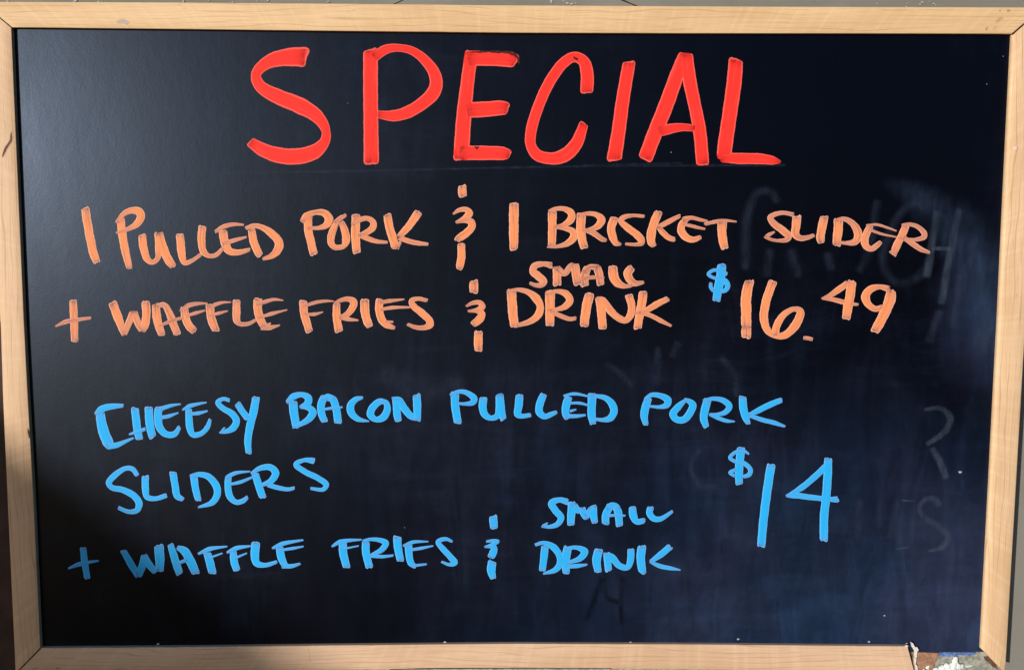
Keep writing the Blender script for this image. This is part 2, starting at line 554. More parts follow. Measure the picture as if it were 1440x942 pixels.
T_IN = [(16.5, 38.3), (240, 40.5), (480, 43.3), (720, 45.8), (960, 46.6), (1200, 46.8), (1423.5, 47.2)]
T_OUT = [(-27.5, 1.8), (240, 2.8), (480, 4.6), (720, 6.8), (960, 8.2), (1200, 9.2), (1466, 9.9)]
B_IN = [(57.4, 911.4), (240, 910.2), (480, 907.6), (720, 905.4), (960, 906.2), (1140, 907.8), (1276, 909)]
B_OUT = [(22, 947), (240, 945), (480, 942.3), (720, 940.8), (960, 941.5), (1140, 944), (1286, 947)]
L_IN = [(15.8, 38.6), (20.5, 150), (34, 460), (38.6, 550), (47, 700), (56.6, 911.8)]
L_OUT = [(-28.5, 2.6), (-18, 150), (0.5, 460), (3.6, 560), (10, 700), (21.6, 947.5)]
R_IN = [(1424.6, 48), (1415.5, 230), (1405, 450), (1393, 680), (1380.6, 912.5)]
R_OUT = [(1467, 10.5), (1456, 230), (1443, 450), (1429, 690), (1414, 947)]
top = rail('frame_rail', T_IN, T_OUT, mat_wood('maple_top', (1, 1, 1), 1))
lef = rail('frame_rail', L_IN, L_OUT, mat_wood('maple_left', (.90, .89, .98), 2.3))
rig = rail('frame_rail', R_IN, R_OUT, mat_wood('maple_right', (1.02, 1.03, 1.12), 4.1), rin=.0024)
bot = rail('frame_rail', B_IN, B_OUT, mat_wood('maple_bottom', (.93, .94, 1.12), 6.7))
tag(bot, 'bottom frame rail, snapped off short of the right corner')

def mark(name, pts, mat, parent, base=-D - .00007, **kw):
    bm = bmesh.new()
    if isinstance(pts[0], list):
        for p in pts: mark(name, p, mat, parent, base, **kw)
        return
    pts = [pts]
    for k, p in enumerate(pts):
        stroke(bm, p, lift=k * .00004, base=base, flat=True, **kw)
    return link(name, bm, mat, parent)

# open mitre joints
mark('mitre_gap', [(1423.5, 48, 2.4), (1432, 40.5, 2.4), (1446, 28.5, 2.2)], M_SEAM, top)
mark('mitre_gap', [(16.2, 38.4, 1.6), (0, 25, 1.5), (-8, 18, 1.4)], M_SEAM, top)
mark('mitre_gap', [(57, 911.5, 2.0), (42, 927, 1.8), (24, 945, 1.8)], M_SEAM, bot)
# wear on the rails
mark('knot_dent', [(15.6, 186, 1.2), (15.4, 196, 3.4), (10.5, 205, 3.6), (6.5, 212, 3.4), (3.5, 220, 1.6)], M_DENT2, lef, wobble=.15)
mark('knot_halo', [(17, 184, 3), (14, 200, 8), (8, 210, 9), (3, 222, 4)], M_STAIN, lef, base=-D - .00004)
mark('chip', [(39.2, 602, .8), (40.2, 608, 2.6), (40.8, 616, .8)], M_DENT, lef, wobble=.15)
mark('stain', [[(1404, 15.5, 6), (1408.5, 15.5, 6)], [(1415, 15, 7), (1422, 15, 6)], [(1411, 24, 6), (1405, 28, 9), (1400, 33, 5)],
               [(1402, 36, 7), (1396, 42, 7)], [(1389, 37, 4), (1386, 43, 5)]], M_STAIN, top)
mark('scuff', [(163, 31, 8), (172, 30, 10), (182, 33, 7)], M_GREYSTAIN, top)
mark('stain', [[(45, 941, 5), (55, 939, 4)], [(160, 943, 8), (175, 940, 7)], [(78, 941, 4), (84, 939, 3)]], M_STAIN, bot)
mark('scratch', [[(116.5, 943, 1.4), (118.5, 936, .9)], [(433, 912, 1.0), (437, 932, 1.2)]], M_STAIN, bot)
mark('scratch', [[(1238, 14, .7), (1262, 13.4, 1.1), (1285, 13.5, .5)], [(1294, 13.3, .5), (1318, 13.4, 1.0), (1345, 13.2, .5)], [(1115, 13.4, .6), (1130, 13.6, .9), (1140, 13.6, .5)]], M_STAIN, top)
mark('dark_edge', [[(548, 941.6, 1.0), (600, 940.2, 1.4), (716, 939.6, 1.2), (860, 939.8, .8)]], M_SEAM, bot)

bm = bmesh.new()
bmesh.ops.create_uvsphere(bm, u_segments=20, v_segments=12, radius=.0021)
for v in bm.verts: v.co.y *= .45
bmesh.ops.translate(bm, verts=bm.verts[:], vec=at(1428.5, 208.5, -D))
link('screw_plug', bm, M_PLUG, rig, True)

# broken lower right corner -----------------------------------------
bm = bmesh.new()
prism(bm, [(1287, 917), (1320, 918.5), (1318.5, 924), (1314, 934), (1311, 944), (1284, 946), (1284, 930)], -.0012, .0028, .0003)
link('fibreboard_stub', bm, M_FIBRE, board)
bm = bmesh.new()
prism(bm, [(1319.5, 917.3), (1340, 917.2), (1372, 917.6), (1373, 920), (1366, 922), (1350, 921.5), (1336, 923.5), (1322, 923)], .0012, .0028, .0002)
link('blue_edge_strip', bm, M_BLUEEDGE, board)
random.seed(8)
def blob(parts, name, mat, parent):
    bm = bmesh.new()
    for (x, y, r, dy) in parts:
        k = bmesh.ops.create_icosphere(bm, subdivisions=3, radius=r * .00061)
        ph = random.uniform(0, 9)
        for v in k['verts']:
            n = v.co.normalized()
            v.co *= 1 + .16 * math.sin(n.x * 5 + ph) * math.sin(n.z * 6 + ph) + .08 * math.sin(n.x * 13 + n.z * 11 + ph)
            v.co.y *= .6
            v.co += at(x, y, dy)
    for f in bm.faces: f.smooth = True
    return link(name, bm, mat, parent)
blob([(1303, 937, 7, .001), (1297, 940, 6, .001), (1300, 944, 7, .001)], 'filler_blob', M_GLUE, board)
blob([(1343, 930, 4.8, .0006), (1344, 926.5, 3.6, .0006), (1340, 937, 6, .001), (1332, 938, 6, .0012), (1325, 941, 6, .0012), (1347, 937, 5.5, .001),
      (1352, 937, 3.6, .001), (1316, 943, 5, .001), (1337, 944, 8, .001)], 'filler_blob', M_GLUE, board)
# splinters of white laminate at the break
bm = bmesh.new()
def shard(pts, y0):
    prism(bm, pts, y0, y0 + .0012, .0001)
shard([(1281, 903), (1284, 904.5), (1287, 910), (1285, 914), (1282, 909)], -.0040)
shard([(1285, 911), (1290, 910), (1292, 914), (1289, 918), (1286, 916)], -.0036)
shard([(1286, 915), (1290, 917), (1289.5, 924), (1287, 928), (1285.5, 922)], -.0032)
shard([(1285, 924), (1289, 927), (1287.5, 934), (1286, 932)], -.0038)
shard([(1286, 932), (1290, 936), (1291, 944), (1288, 944)], -.0034)
shard([(1273, 908), (1276, 907.2), (1278, 909), (1274, 910)], -.0046)
link('torn_laminate', bm, M_FILM, bot)
bm = bmesh.new()
prism(bm, [(1384, 924), (1390, 923), (1398, 931), (1402, 937), (1393, 933), (1386, 929)], .0018, .0028, .0002)
prism(bm, [(1391, 932), (1399, 935), (1404, 941), (1396, 938)], .0016, .0028, .0002)
link('bark_flake', bm, M_FLAKE, board)
bm = bmesh.new()
prism(bm, [(1357, 937), (1368, 935.2), (1367, 937), (1359, 938.5)], .0020, .0028, .0002)
link('filler_blob', bm, M_GLUE, board)

# ------------------------------------------------------------------ the lettering
# every zone: origin in the photograph and enlargement of the tracing
Z = dict(a=(330, 45, 3.6), b=(720, 45, 3.6), c=(60, 270, 4.8), d=(360, 240, 4.8), e=(600, 240, 4.8), f=(860, 260, 4.8),
         g=(1060, 260, 4.8), h=(60, 380, 4.8), i=(340, 370, 4.8), j=(620, 360, 4.2353), k=(960, 350, 4.5), m=(720, 240, 4.2353),
         n=(110, 530, 4.8), o=(390, 520, 4.8), p=(620, 520, 4.8), q=(860, 520, 4.8), r=(130, 620, 4.0), s=(80, 730, 3.7895),
         t=(440, 720, 5.1429), u=(660, 690, 4.5), v=(1000, 610, 5.2333), G=(1040, 240, 3.925), H=(1180, 550, 3.3625),
         I=(700, 780, 4.0), X=(0, 0, 1.0))

def letter(kind, mat, what, zone, *strokes, **kw):
    x0, y0, s = Z[zone]
    bm = bmesh.new()
    sp = [[(x0 + x / s, y0 + y / s, wd / s) for x, y, wd in st] for st in strokes]
    body = [crspline(p, 1.6) for p in sp]
    for k, p in enumerate(sp):
        oth = [q for j, b in enumerate(body) if j != k for q in b]
        stroke(bm, p, lift=k * .00006, others=oth, **kw)
    o = link(kind, bm, mat, panel)
    o['label'] = what
    return o

def red(ch, z, *s): letter('red_letter', M_RED, 'big red capital ' + ch + ' of the heading SPECIAL', z, *s, dryref=15, wobble=.013, rag=.4)
def orange(what, z, *s):
    dry = .5 if any(k in what for k in ('upper WAFFLE', 'SLIDER', 'upper SMALL', 'plus', 'F of the upper')) else .12
    letter('orange_letter', M_ORANGE, 'orange ' + what, z, *s, dry0=dry)
def blue(what, z, *s): letter('blue_letter', M_BLUE, 'blue ' + what, z, *s, wobble=.02)

red('S', 'a', [(368,127,104),(290,126,94),(200,140,76),(140,172,58),(107,220,50),(132,276,60),(215,325,76),(335,375,84),(420,430,66),(462,500,44),(455,555,52),(405,605,76),(320,629,82),(225,624,80),(140,595,68),(76,554,50)])
red('P', 'a', [(688,86,74),(688,300,74),(690,480,74),(692,670,78)], [(705,128,50),(765,88,48),(830,80,38),(905,98,42),(975,155,52),(1015,220,62),(1018,278,68),(1000,315,70),(945,365,64),(870,408,62),(800,424,56),(722,416,36)])
red('E', 'a', [(1200,96,66),(1178,260,68),(1160,430,76),(1146,648,80)], [(1180,132,78),(1300,134,74),(1400,140,80),(1428,152,68)], [(1175,395,80),(1280,390,78),(1350,384,74),(1386,390,64)], [(1140,612,74),(1270,612,72),(1360,615,68),(1396,622,44)])
red('C', 'b', [(378,310,66),(380,210,66),(362,148,58),(318,126,52),(268,150,54),(198,240,56),(136,370,56),(97,500,56),(95,570,52),(125,620,58),(195,640,60),(262,626,70),(322,570,66),(366,460,46)])
red('I', 'b', [(594,148,64),(560,350,68),(540,500,70),(516,652,76)])
red('A', 'b', [(878,104,60),(838,210,72),(780,370,76),(720,520,76),(672,648,74)], [(885,108,60),(895,220,70),(925,370,64),(950,500,66),(966,674,66)], [(745,505,50),(800,490,52),(860,482,40),(925,487,34)])
red('L', 'b', [(1134,134,72),(1125,250,76),(1100,430,74),(1076,600,76),(1074,645,70)], [(1055,635,48),(1150,640,56),(1260,642,54),(1320,650,44),(1360,658,14)])
# first orange line
orange('figure 1 before PULLED PORK', 'c', [(285,104,56),(315,280,58),(345,420,56),(368,478,50)])
orange('capital P of PULLED', 'c', [(525,175,54),(540,300,56),(565,430,52),(588,518,38)], [(503,208,32),(545,150,34),(600,124,42),(648,132,56),(664,165,56),(635,215,46),(565,255,26),(495,276,14)])
orange('capital U of PULLED', 'c', [(670,285,52),(682,380,54),(705,450,46),(740,475,32),(775,450,34),(783,380,48),(780,275,52)], [(785,275,52),(815,380,58),(850,460,58),(887,506,44)])
orange('first capital L of PULLED', 'c', [(925,280,52),(935,380,56),(945,450,46),(960,478,34),(1010,462,26),(1070,420,24)])
orange('second capital L of PULLED', 'c', [(1078,228,54),(1072,330,52),(1085,400,46),(1120,430,30),(1170,425,30),(1218,378,24)])
orange('capital E of PULLED', 'c', [(1215,255,56),(1230,340,60),(1258,395,52),(1310,408,40),(1400,388,24)], [(1163,270,20),(1220,235,32),(1290,218,24),(1358,222,14)], [(1215,350,22),(1280,330,30),(1378,303,14)])
orange('capital D of PULLED', 'd', [(-32,392,50),(-15,480,54),(8,540,52),(30,575,48)], [(-70,390,26),(-20,372,30),(30,378,34),(90,412,50),(145,465,56),(156,508,60),(140,545,54),(100,578,36),(44,597,20)])
orange('capital P of the upper PORK', 'd', [(352,295,58),(352,390,56),(368,470,54),(392,568,54)], [(310,348,32),(340,305,46),(400,282,32),(460,285,48),(492,325,58),(480,362,50),(430,385,28),(348,388,20)])
orange('capital O of the upper PORK', 'd', [(590,305,28),(550,340,34),(525,390,46),(506,450,50),(508,490,46),(530,515,36),(560,518,34),(592,508,36),(608,470,54),(598,400,50),(575,345,36)], [(610,298,22),(575,318,30),(528,350,24)])
orange('capital R of the upper PORK', 'd', [(676,293,58),(672,380,58),(672,460,58),(682,560,54)], [(650,365,26),(690,335,34),(750,322,32),(790,345,40),(790,380,46),(750,415,40),(690,437,22)], [(700,435,34),(760,460,34),(820,478,28),(890,484,18)])
orange('capital K of the upper PORK', 'd', [(886,290,54),(900,380,56),(925,460,56),(942,528,54)], [(978,478,20),(950,515,36)], [(1100,274,56),(1050,350,52),(1000,410,46),(960,450,34)], [(962,450,34),(1030,475,34),(1100,490,30),(1164,496,20)])
orange('curly and-sign after PULLED PORK', 'e', [(242,96,54),(240,140,58),(246,178,52)], [(178,294,12),(215,268,28),(265,262,36),(288,285,50),(262,318,44),(195,350,14)], [(198,350,14),(260,338,30),(300,345,48),(305,375,50),(270,420,52),(220,455,50),(202,474,40)], [(234,490,50),(234,580,54),(225,640,52),(216,668,36)])
orange('figure 1 before BRISKET', 'e', [(590,217,64),(588,330,64),(588,450,62),(588,536,52)])
orange('capital B of BRISKET', 'e', [(848,270,58),(848,380,56),(846,470,54),(842,510,50)], [(823,280,28),(870,258,28),(930,258,32),(975,285,50),(975,325,52),(930,365,36),(860,382,18)], [(860,382,18),(930,388,30),(985,410,44),(992,450,54),(950,490,40),(880,512,22),(812,516,12)])
orange('capital R of BRISKET', 'e', [(1045,285,62),(1040,380,60),(1048,460,58),(1067,525,52)], [(1020,305,26),(1075,290,24),(1140,295,34),(1180,330,54),(1160,370,48),(1110,395,28),(1048,403,14)], [(1080,400,32),(1140,430,38),(1190,465,32),(1216,470,18)])
orange('capital I of BRISKET', 'e', [(1270,314,54),(1245,390,56),(1258,450,52),(1280,490,40),(1314,497,16)])
orange('capital S of BRISKET', 'f', [(222,213,22),(150,206,22),(80,220,34),(62,240,36),(110,290,46),(170,335,50),(200,370,48),(205,392,36),(160,402,22),(92,398,18)])
orange('capital K of BRISKET', 'f', [(320,178,56),(285,260,56),(268,330,60),(270,390,54),(292,414,30)], [(465,208,24),(400,240,34),(345,270,34),(308,287,26)], [(316,285,30),(345,320,38),(385,355,38),(430,370,30)])
orange('capital E of BRISKET', 'f', [(515,222,30),(478,262,46),(470,310,54),(500,350,50),(550,370,40),(605,350,26)], [(480,235,40),(540,222,26),(600,235,22),(650,245,14)], [(480,262,22),(560,282,22),(632,298,14)])
orange('capital T of BRISKET', 'f', [(628,266,20),(690,250,26),(760,240,22),(845,248,10)], [(748,245,62),(745,320,60),(755,390,56),(766,432,52)])
orange('capital S of SLIDER', 'g', [(272,202,30),(200,188,26),(140,200,32),(110,220,36),(140,265,46),(200,310,50),(235,345,48),(225,368,34),(160,376,20),(100,362,20),(72,348,16)], [(82,350,22),(105,335,26),(142,316,12)])
orange('capital L of SLIDER', 'g', [(292,207,62),(285,280,56),(280,330,56),(310,358,38),(360,356,32),(410,338,22)])
orange('capital I of SLIDER', 'g', [(478,210,56),(458,300,58),(450,360,56),(458,392,44)])
orange('capital D of SLIDER', 'g', [(570,227,62),(570,300,62),(562,360,58),(560,412,56)], [(556,238,22),(600,228,26),(655,250,40),(695,300,52),(705,345,58),(680,385,44),(620,392,24),(570,385,16)])
orange('capital E of SLIDER', 'g', [(790,272,40),(765,320,50),(748,370,54),(760,415,46),(795,432,36),(835,405,36),(860,383,26)], [(758,272,12),(830,268,18),(900,288,16),(964,311,10)], [(790,305,20),(860,330,16),(967,353,10)])
orange('capital R of SLIDER', 'g', [(1030,272,50),(1000,340,50),(965,410,52),(940,475,42)], [(915,455,14),(940,452,26),(968,462,16)], [(998,272,18),(1050,265,24),(1110,285,30),(1150,325,38),(1150,350,36),(1090,370,24),(980,357,16)], [(1010,355,30),(1070,395,36),(1130,435,34),(1190,457,18)])
orange('capital S of the upper SMALL', 'm', [(240,566,40),(190,555,28),(135,568,40),(125,600,44),(160,630,46),(188,660,44),(175,680,32),(140,682,24),(104,667,18)])
orange('capital M of the upper SMALL', 'm', [(267,570,48),(268,630,50),(270,685,50)], [(270,580,36),(312,612,34),(345,575,36),(370,560,36)], [(375,552,50),(382,620,52),(394,680,50)])
orange('capital A of the upper SMALL', 'm', [(450,575,44),(432,630,50),(432,690,50)], [(505,570,44),(520,620,48),(528,684,44)], [(430,605,36),(460,575,30),(512,575,36)], [(430,640,24),(490,635,22),(550,638,12)])
orange('first capital L of the upper SMALL', 'm', [(600,566,52),(605,625,58),(630,670,50),(680,688,24),(718,681,20)])
orange('second capital L of the upper SMALL', 'm', [(717,574,44),(690,610,52),(700,645,48),(730,670,36),(786,665,18)])
# second orange line
orange('plus sign before WAFFLE', 'h', [(205,200,52),(210,300,52),(214,400,52),(215,484,48)], [(86,380,10),(150,350,30),(230,335,26),(327,321,18)])
orange('capital W of the upper WAFFLE', 'h', [(470,215,58),(505,310,60),(535,390,50),(550,438,30)], [(550,435,34),(580,360,44),(612,280,50)], [(615,275,48),(640,350,48),(672,410,40)], [(695,208,58),(700,300,56),(690,370,54),(672,412,40)])
orange('capital A of the upper WAFFLE', 'h', [(763,225,52),(770,310,58),(785,380,56),(808,442,46)], [(770,240,30),(820,235,36),(855,290,50),(885,370,54),(912,437,48)], [(788,377,14),(860,345,26),(942,321,18)])
orange('first capital F of the upper WAFFLE', 'h', [(955,250,50),(965,320,56),(985,370,54),(1029,416,50)], [(928,277,18),(980,240,32),(1050,225,22),(1114,224,10)], [(965,310,16),(1030,290,24),(1098,271,10)])
orange('second capital F of the upper WAFFLE', 'h', [(1128,230,56),(1135,310,56),(1150,360,56),(1174,413,50)], [(1108,264,14),(1165,232,26),(1215,218,18),(1273,215,8)], [(1123,306,14),(1190,290,22),(1250,274,10)])
orange('capital L of the upper WAFFLE', 'h', [(1310,200,50),(1308,280,54),(1312,340,48),(1330,362,30),(1390,360,26),(1442,334,20)])
orange('capital E of the upper WAFFLE', 'i', [(110,236,58),(108,310,58),(122,370,56),(152,430,50)], [(128,440,24),(190,435,32),(258,419,10)], [(150,425,20),(197,407,14)], [(98,282,16),(160,260,26),(220,245,20),(282,252,8)], [(108,371,14),(200,342,26),(308,315,8)])
orange('capital F of the upper FRIES', 'i', [(416,250,56),(418,320,54),(435,390,54),(458,467,50)], [(412,296,14),(480,270,24),(560,256,20),(623,257,8)], [(418,343,12),(490,345,24),(550,329,8)])
orange('capital R of the upper FRIES', 'i', [(640,270,50),(640,350,52),(645,400,54),(658,467,56)], [(622,276,22),(670,250,26),(720,242,34),(755,262,50),(748,300,48),(710,345,38),(658,366,22)], [(663,368,26),(720,378,28),(788,386,12)])
orange('capital I of the upper FRIES', 'i', [(830,243,62),(832,330,58),(850,400,56),(868,430,44)])
orange('capital E of the upper FRIES', 'i', [(930,241,50),(928,320,54),(945,380,52),(980,418,44),(1034,438,22)], [(933,266,22),(1000,255,26),(1098,244,10)], [(938,313,20),(1020,300,24),(1141,298,12)], [(968,395,20),(1023,397,14)])
orange('capital S of the upper FRIES', 'i', [(1253,253,24),(1190,240,28),(1145,255,34),(1160,290,44),(1220,340,48),(1265,385,48),(1270,415,50),(1235,435,34),(1170,432,28),(1116,411,20)])
orange('curly and-sign before DRINK', 'j', [(196,145,52),(196,185,52),(195,221,50)], [(149,300,12),(190,280,24),(232,278,30),(248,300,36),(222,320,32),(160,329,12)], [(165,328,12),(222,328,30),(242,345,44),(232,375,48),(200,400,42),(186,409,34)], [(225,446,50),(222,510,52),(225,569,44)])
orange('capital D of the upper DRINK', 'j', [(420,200,54),(425,290,56),(432,370,54),(440,425,50)], [(392,213,18),(450,200,20),(520,215,34),(570,255,50),(592,300,42),(580,350,46),(530,390,34),(455,413,22)])
orange('capital R of the upper DRINK', 'j', [(650,205,58),(650,290,56),(650,360,54),(648,417,50)], [(622,226,18),(690,210,24),(745,225,40),(768,265,46),(740,300,36),(690,318,24),(634,323,10)], [(650,325,22),(710,355,28),(770,375,24),(806,370,22)])
orange('capital I of the upper DRINK', 'j', [(887,221,56),(868,300,56),(858,370,54),(854,421,50)])
orange('capital N of the upper DRINK', 'j', [(942,243,50),(955,320,52),(960,390,50),(965,435,48)], [(925,248,16),(965,265,40),(1010,325,44),(1060,370,40),(1100,382,36),(1130,350,44),(1135,290,44),(1118,230,48)])
orange('capital K of the upper DRINK', 'j', [(1206,210,50),(1195,290,52),(1180,370,50),(1171,435,46)], [(1356,252,32),(1280,290,38),(1220,325,34),(1150,341,14)], [(1180,335,24),(1240,350,26),(1310,385,26),(1373,417,14)])
blue('dollar sign before 16.49', 'k', [(248,95,56),(240,180,58),(225,250,56),(213,331,48)], [(282,160,24),(240,140,22),(195,135,22),(163,160,22),(190,180,20),(230,190,24),(270,205,36),(285,235,34),(270,262,28),(230,270,22)], [(180,212,20),(178,240,24),(198,268,24)])
orange('figure 1 of the price 16.49', 'k', [(424,197,58),(402,300,66),(402,400,64),(402,500,62)], [(404,490,60),(402,525,64),(402,566,58)])
orange('figure 6 of the price 16.49', 'k', [(575,200,54),(540,290,54),(518,380,54),(515,450,52),(535,510,46),(575,545,34),(640,548,44),(700,500,54),(740,430,54),(745,395,44),(710,380,30),(660,400,36),(610,455,46),(590,510,46),(590,554,44)])
orange('decimal point of the price 16.49', 'k', [(763,562,22),(795,566,24),(823,573,22)])
orange('raised figure 4 of the price 16.49', 'k', [(1050,215,40),(990,255,40),(940,290,32),(878,315,10)], [(880,315,10),(950,320,28),(1010,335,30),(1070,348,22),(1113,352,16)], [(1072,200,56),(1060,290,58),(1045,370,58),(1034,445,54)])
orange('raised figure 9 of the price 16.49', 'k', [(1310,255,40),(1245,240,30),(1185,258,46),(1157,300,56),(1175,350,44),(1220,380,36),(1268,365,30)], [(1322,256,58),(1312,320,70),(1280,400,64),(1245,470,62),(1213,527,54)])
# blue lines
blue('capital C of CHEESY', 'n', [(148,235,58),(155,300,66),(175,380,72),(200,440,74),(216,478,50)], [(112,252,16),(150,222,46),(190,205,44),(240,198,38),(306,193,24)], [(192,470,44),(260,460,36),(320,435,24),(375,411,12)])
blue('capital H of CHEESY', 'n', [(382,207,52),(392,300,54),(400,360,52),(413,424,50)], [(475,200,56),(480,290,56),(490,360,56),(504,411,50)], [(342,389,12),(400,370,26),(455,350,24)])
blue('first capital E of CHEESY', 'n', [(545,200,52),(538,270,54),(550,340,52),(590,385,44),(650,385,40),(686,335,26)], [(558,216,30),(620,195,24),(693,183,10)], [(555,275,24),(610,265,26),(678,241,10)])
blue('second capital E of CHEESY', 'n', [(745,212,44),(748,280,48),(755,350,48),(775,390,38),(830,382,34),(872,340,34),(891,284,22)], [(702,224,12),(750,198,30),(810,182,20),(868,172,10)], [(745,250,18),(810,245,26),(875,229,12)])
blue('capital S of CHEESY', 'n', [(1023,159,26),(980,148,26),(942,172,34),(975,210,38),(1040,250,44),(1068,295,48),(1045,345,46),(1000,368,30),(952,377,10)], [(962,374,14),(990,340,14)])
blue('capital Y of CHEESY', 'n', [(1072,176,42),(1110,235,44),(1150,285,46)], [(1201,132,52),(1185,230,54),(1160,330,52),(1145,430,48),(1151,520,40)])
blue('capital B of BACON', 'o', [(105,210,58),(112,290,58),(122,350,54),(130,395,50)], [(62,222,24),(110,180,46),(165,168,34),(210,190,50),(205,225,50),(150,255,22)], [(150,250,22),(210,255,40),(240,285,52),(215,330,46),(160,365,32),(102,389,20)])
blue('capital A of BACON', 'o', [(318,178,50),(295,240,52),(300,300,50),(322,352,44)], [(330,185,40),(375,200,50),(398,270,52),(412,364,52)], [(300,200,30),(340,178,34),(382,192,30)], [(310,268,16),(370,258,20),(441,252,12)])
blue('capital C of BACON', 'o', [(578,187,18),(530,200,38),(495,240,50),(500,290,50),(540,330,38),(620,348,10)])
blue('capital O of BACON', 'o', [(735,215,28),(690,215,44),(640,260,50),(630,305,50),(665,335,36),(715,320,50),(742,270,48),(735,225,38),(702,204,26)])
blue('capital N of BACON', 'o', [(800,190,50),(805,260,50),(810,310,50),(818,349,46)], [(772,189,14),(820,205,46),(860,265,50),(900,310,46),(948,326,40)], [(940,164,54),(944,240,54),(945,300,50),(945,345,44)])
blue('capital P of the lower PULLED', 'p', [(95,150,56),(95,230,54),(105,300,54),(115,363,52)], [(62,172,20),(110,148,24),(175,155,34),(225,195,46),(215,220,40),(160,230,22),(106,225,16)])
blue('capital U of the lower PULLED', 'p', [(288,185,52),(282,250,54),(295,300,48),(335,325,34),(380,312,40),(395,250,52),(396,163,54)], [(397,168,54),(405,260,54),(423,340,42)])
blue('first capital L of the lower PULLED', 'p', [(532,165,52),(525,240,54),(520,300,48),(545,312,32),(609,304,28)])
blue('second capital L of the lower PULLED', 'p', [(696,162,46),(668,230,52),(665,285,50),(700,315,38),(745,300,34),(784,284,22)])
blue('capital E of the lower PULLED', 'p', [(865,180,50),(845,240,54),(842,290,52),(856,332,40)], [(827,177,16),(900,162,22),(1003,180,12)], [(870,225,16),(940,225,20),(1003,242,12)], [(848,312,30),(920,312,24),(978,305,14)], [(870,280,20),(915,267,10)])
blue('capital D of the lower PULLED', 'p', [(1022,157,58),(1018,240,56),(1018,310,54),(1028,368,42)], [(1030,176,22),(1060,178,26),(1110,190,36),(1155,230,50),(1168,280,50),(1145,325,46),(1095,338,28),(1030,330,18)])
blue('capital P of the lower PORK', 'q', [(250,186,50),(230,250,54),(220,310,52),(233,375,34)], [(223,202,24),(270,170,30),(330,175,36),(380,205,52),(375,235,44),(330,250,26),(246,245,14)])
blue('capital O of the lower PORK', 'q', [(500,205,22),(450,250,46),(415,300,50),(440,335,44),(490,335,46),(535,280,50),(548,235,48),(510,205,28),(490,196,14)])
blue('capital R of the lower PORK', 'q', [(650,196,54),(630,270,54),(622,330,52),(642,390,38)], [(617,207,16),(680,195,26),(750,205,36),(795,245,44),(770,285,34),(720,300,24),(656,300,14)], [(662,298,24),(720,325,28),(780,345,24),(833,349,10)])
blue('capital K of the lower PORK', 'q', [(884,177,50),(890,260,54),(905,320,50),(926,366,30)], [(1152,202,34),(1070,235,40),(990,275,38),(926,306,26)], [(930,308,26),(1020,338,30),(1100,358,30),(1173,383,16)])
blue('first capital S of SLIDERS', 'r', [(254,195,26),(225,158,28),(185,155,26),(130,190,34),(92,235,34),(110,262,30),(170,275,34),(235,310,38),(262,350,40),(250,390,32),(205,398,24),(145,375,22)])
blue('capital L of SLIDERS', 'r', [(298,195,40),(298,270,40),(308,315,32),(350,325,26),(418,306,26)])
blue('capital I of SLIDERS', 'r', [(452,173,40),(465,250,40),(478,310,38),(512,331,24)])
blue('capital D of SLIDERS', 'r', [(570,195,42),(580,270,40),(597,338,34)], [(547,196,14),(600,188,28),(650,200,36),(695,250,42),(702,300,40),(675,345,34),(594,374,10)])
blue('capital E of SLIDERS', 'r', [(765,196,36),(762,260,38),(775,315,38),(810,345,28),(850,335,28),(874,314,20)], [(753,207,24),(800,182,22),(888,171,8)], [(770,245,14),(830,232,20),(903,203,12)])
blue('capital R of SLIDERS', 'r', [(914,180,40),(935,250,42),(960,322,40)], [(892,186,18),(940,155,28),(1000,148,36),(1030,180,42),(1010,220,36),(948,251,18)], [(985,245,28),(1040,262,26),(1100,272,22),(1138,264,18)])
blue('last capital S of SLIDERS', 'r', [(1249,113,36),(1190,108,22),(1145,132,30),(1190,170,32),(1270,210,32),(1315,245,32),(1300,272,24),(1226,267,16)])
blue('plus sign in the shaded lower corner', 's', [(139,150,34),(148,230,36),(163,319,32)], [(59,264,10),(120,240,24),(223,221,10)])
blue('capital W of the lower WAFFLE', 's', [(352,165,32),(395,240,38),(435,305,34)], [(432,302,40),(455,250,40),(466,190,34)], [(464,190,32),(490,240,38),(528,284,34)], [(543,137,52),(548,210,50),(548,278,42)])
blue('capital A of the lower WAFFLE', 's', [(604,132,34),(625,200,40),(640,250,42),(656,293,38)], [(640,150,24),(680,170,44),(710,220,48),(742,292,44)], [(630,240,14),(692,218,20)])
blue('first capital F of the lower WAFFLE', 's', [(800,176,40),(815,230,44),(831,291,42)], [(752,186,12),(810,160,24),(908,145,8)], [(808,208,12),(883,181,8)])
blue('second capital F of the lower WAFFLE', 's', [(940,170,36),(945,230,40),(961,275,38)], [(905,179,12),(955,155,24),(1034,143,10)], [(948,208,14),(1013,181,8)])
blue('capital L of the lower WAFFLE', 's', [(1061,120,46),(1055,190,46),(1065,235,36),(1110,245,24),(1174,227,18)])
blue('capital E of the lower WAFFLE', 's', [(1185,145,40),(1195,200,42),(1216,252,34)], [(1198,249,28),(1250,250,22),(1298,237,12)], [(1147,156,12),(1200,132,24),(1314,111,10)], [(1193,165,14),(1260,155,16),(1315,145,8)])
blue('capital F of the lower FRIES', 't', [(215,214,60),(220,300,58),(246,404,54)], [(136,250,14),(200,215,34),(353,199,12)], [(213,268,16),(333,244,10)])
blue('capital R of the lower FRIES', 't', [(382,208,56),(385,300,56),(411,405,54)], [(358,211,22),(420,197,24),(490,205,34),(528,225,46),(500,270,40),(426,311,24)], [(408,315,28),(500,322,24),(583,314,16)])
blue('capital I of the lower FRIES', 't', [(610,174,60),(615,260,58),(636,357,52)])
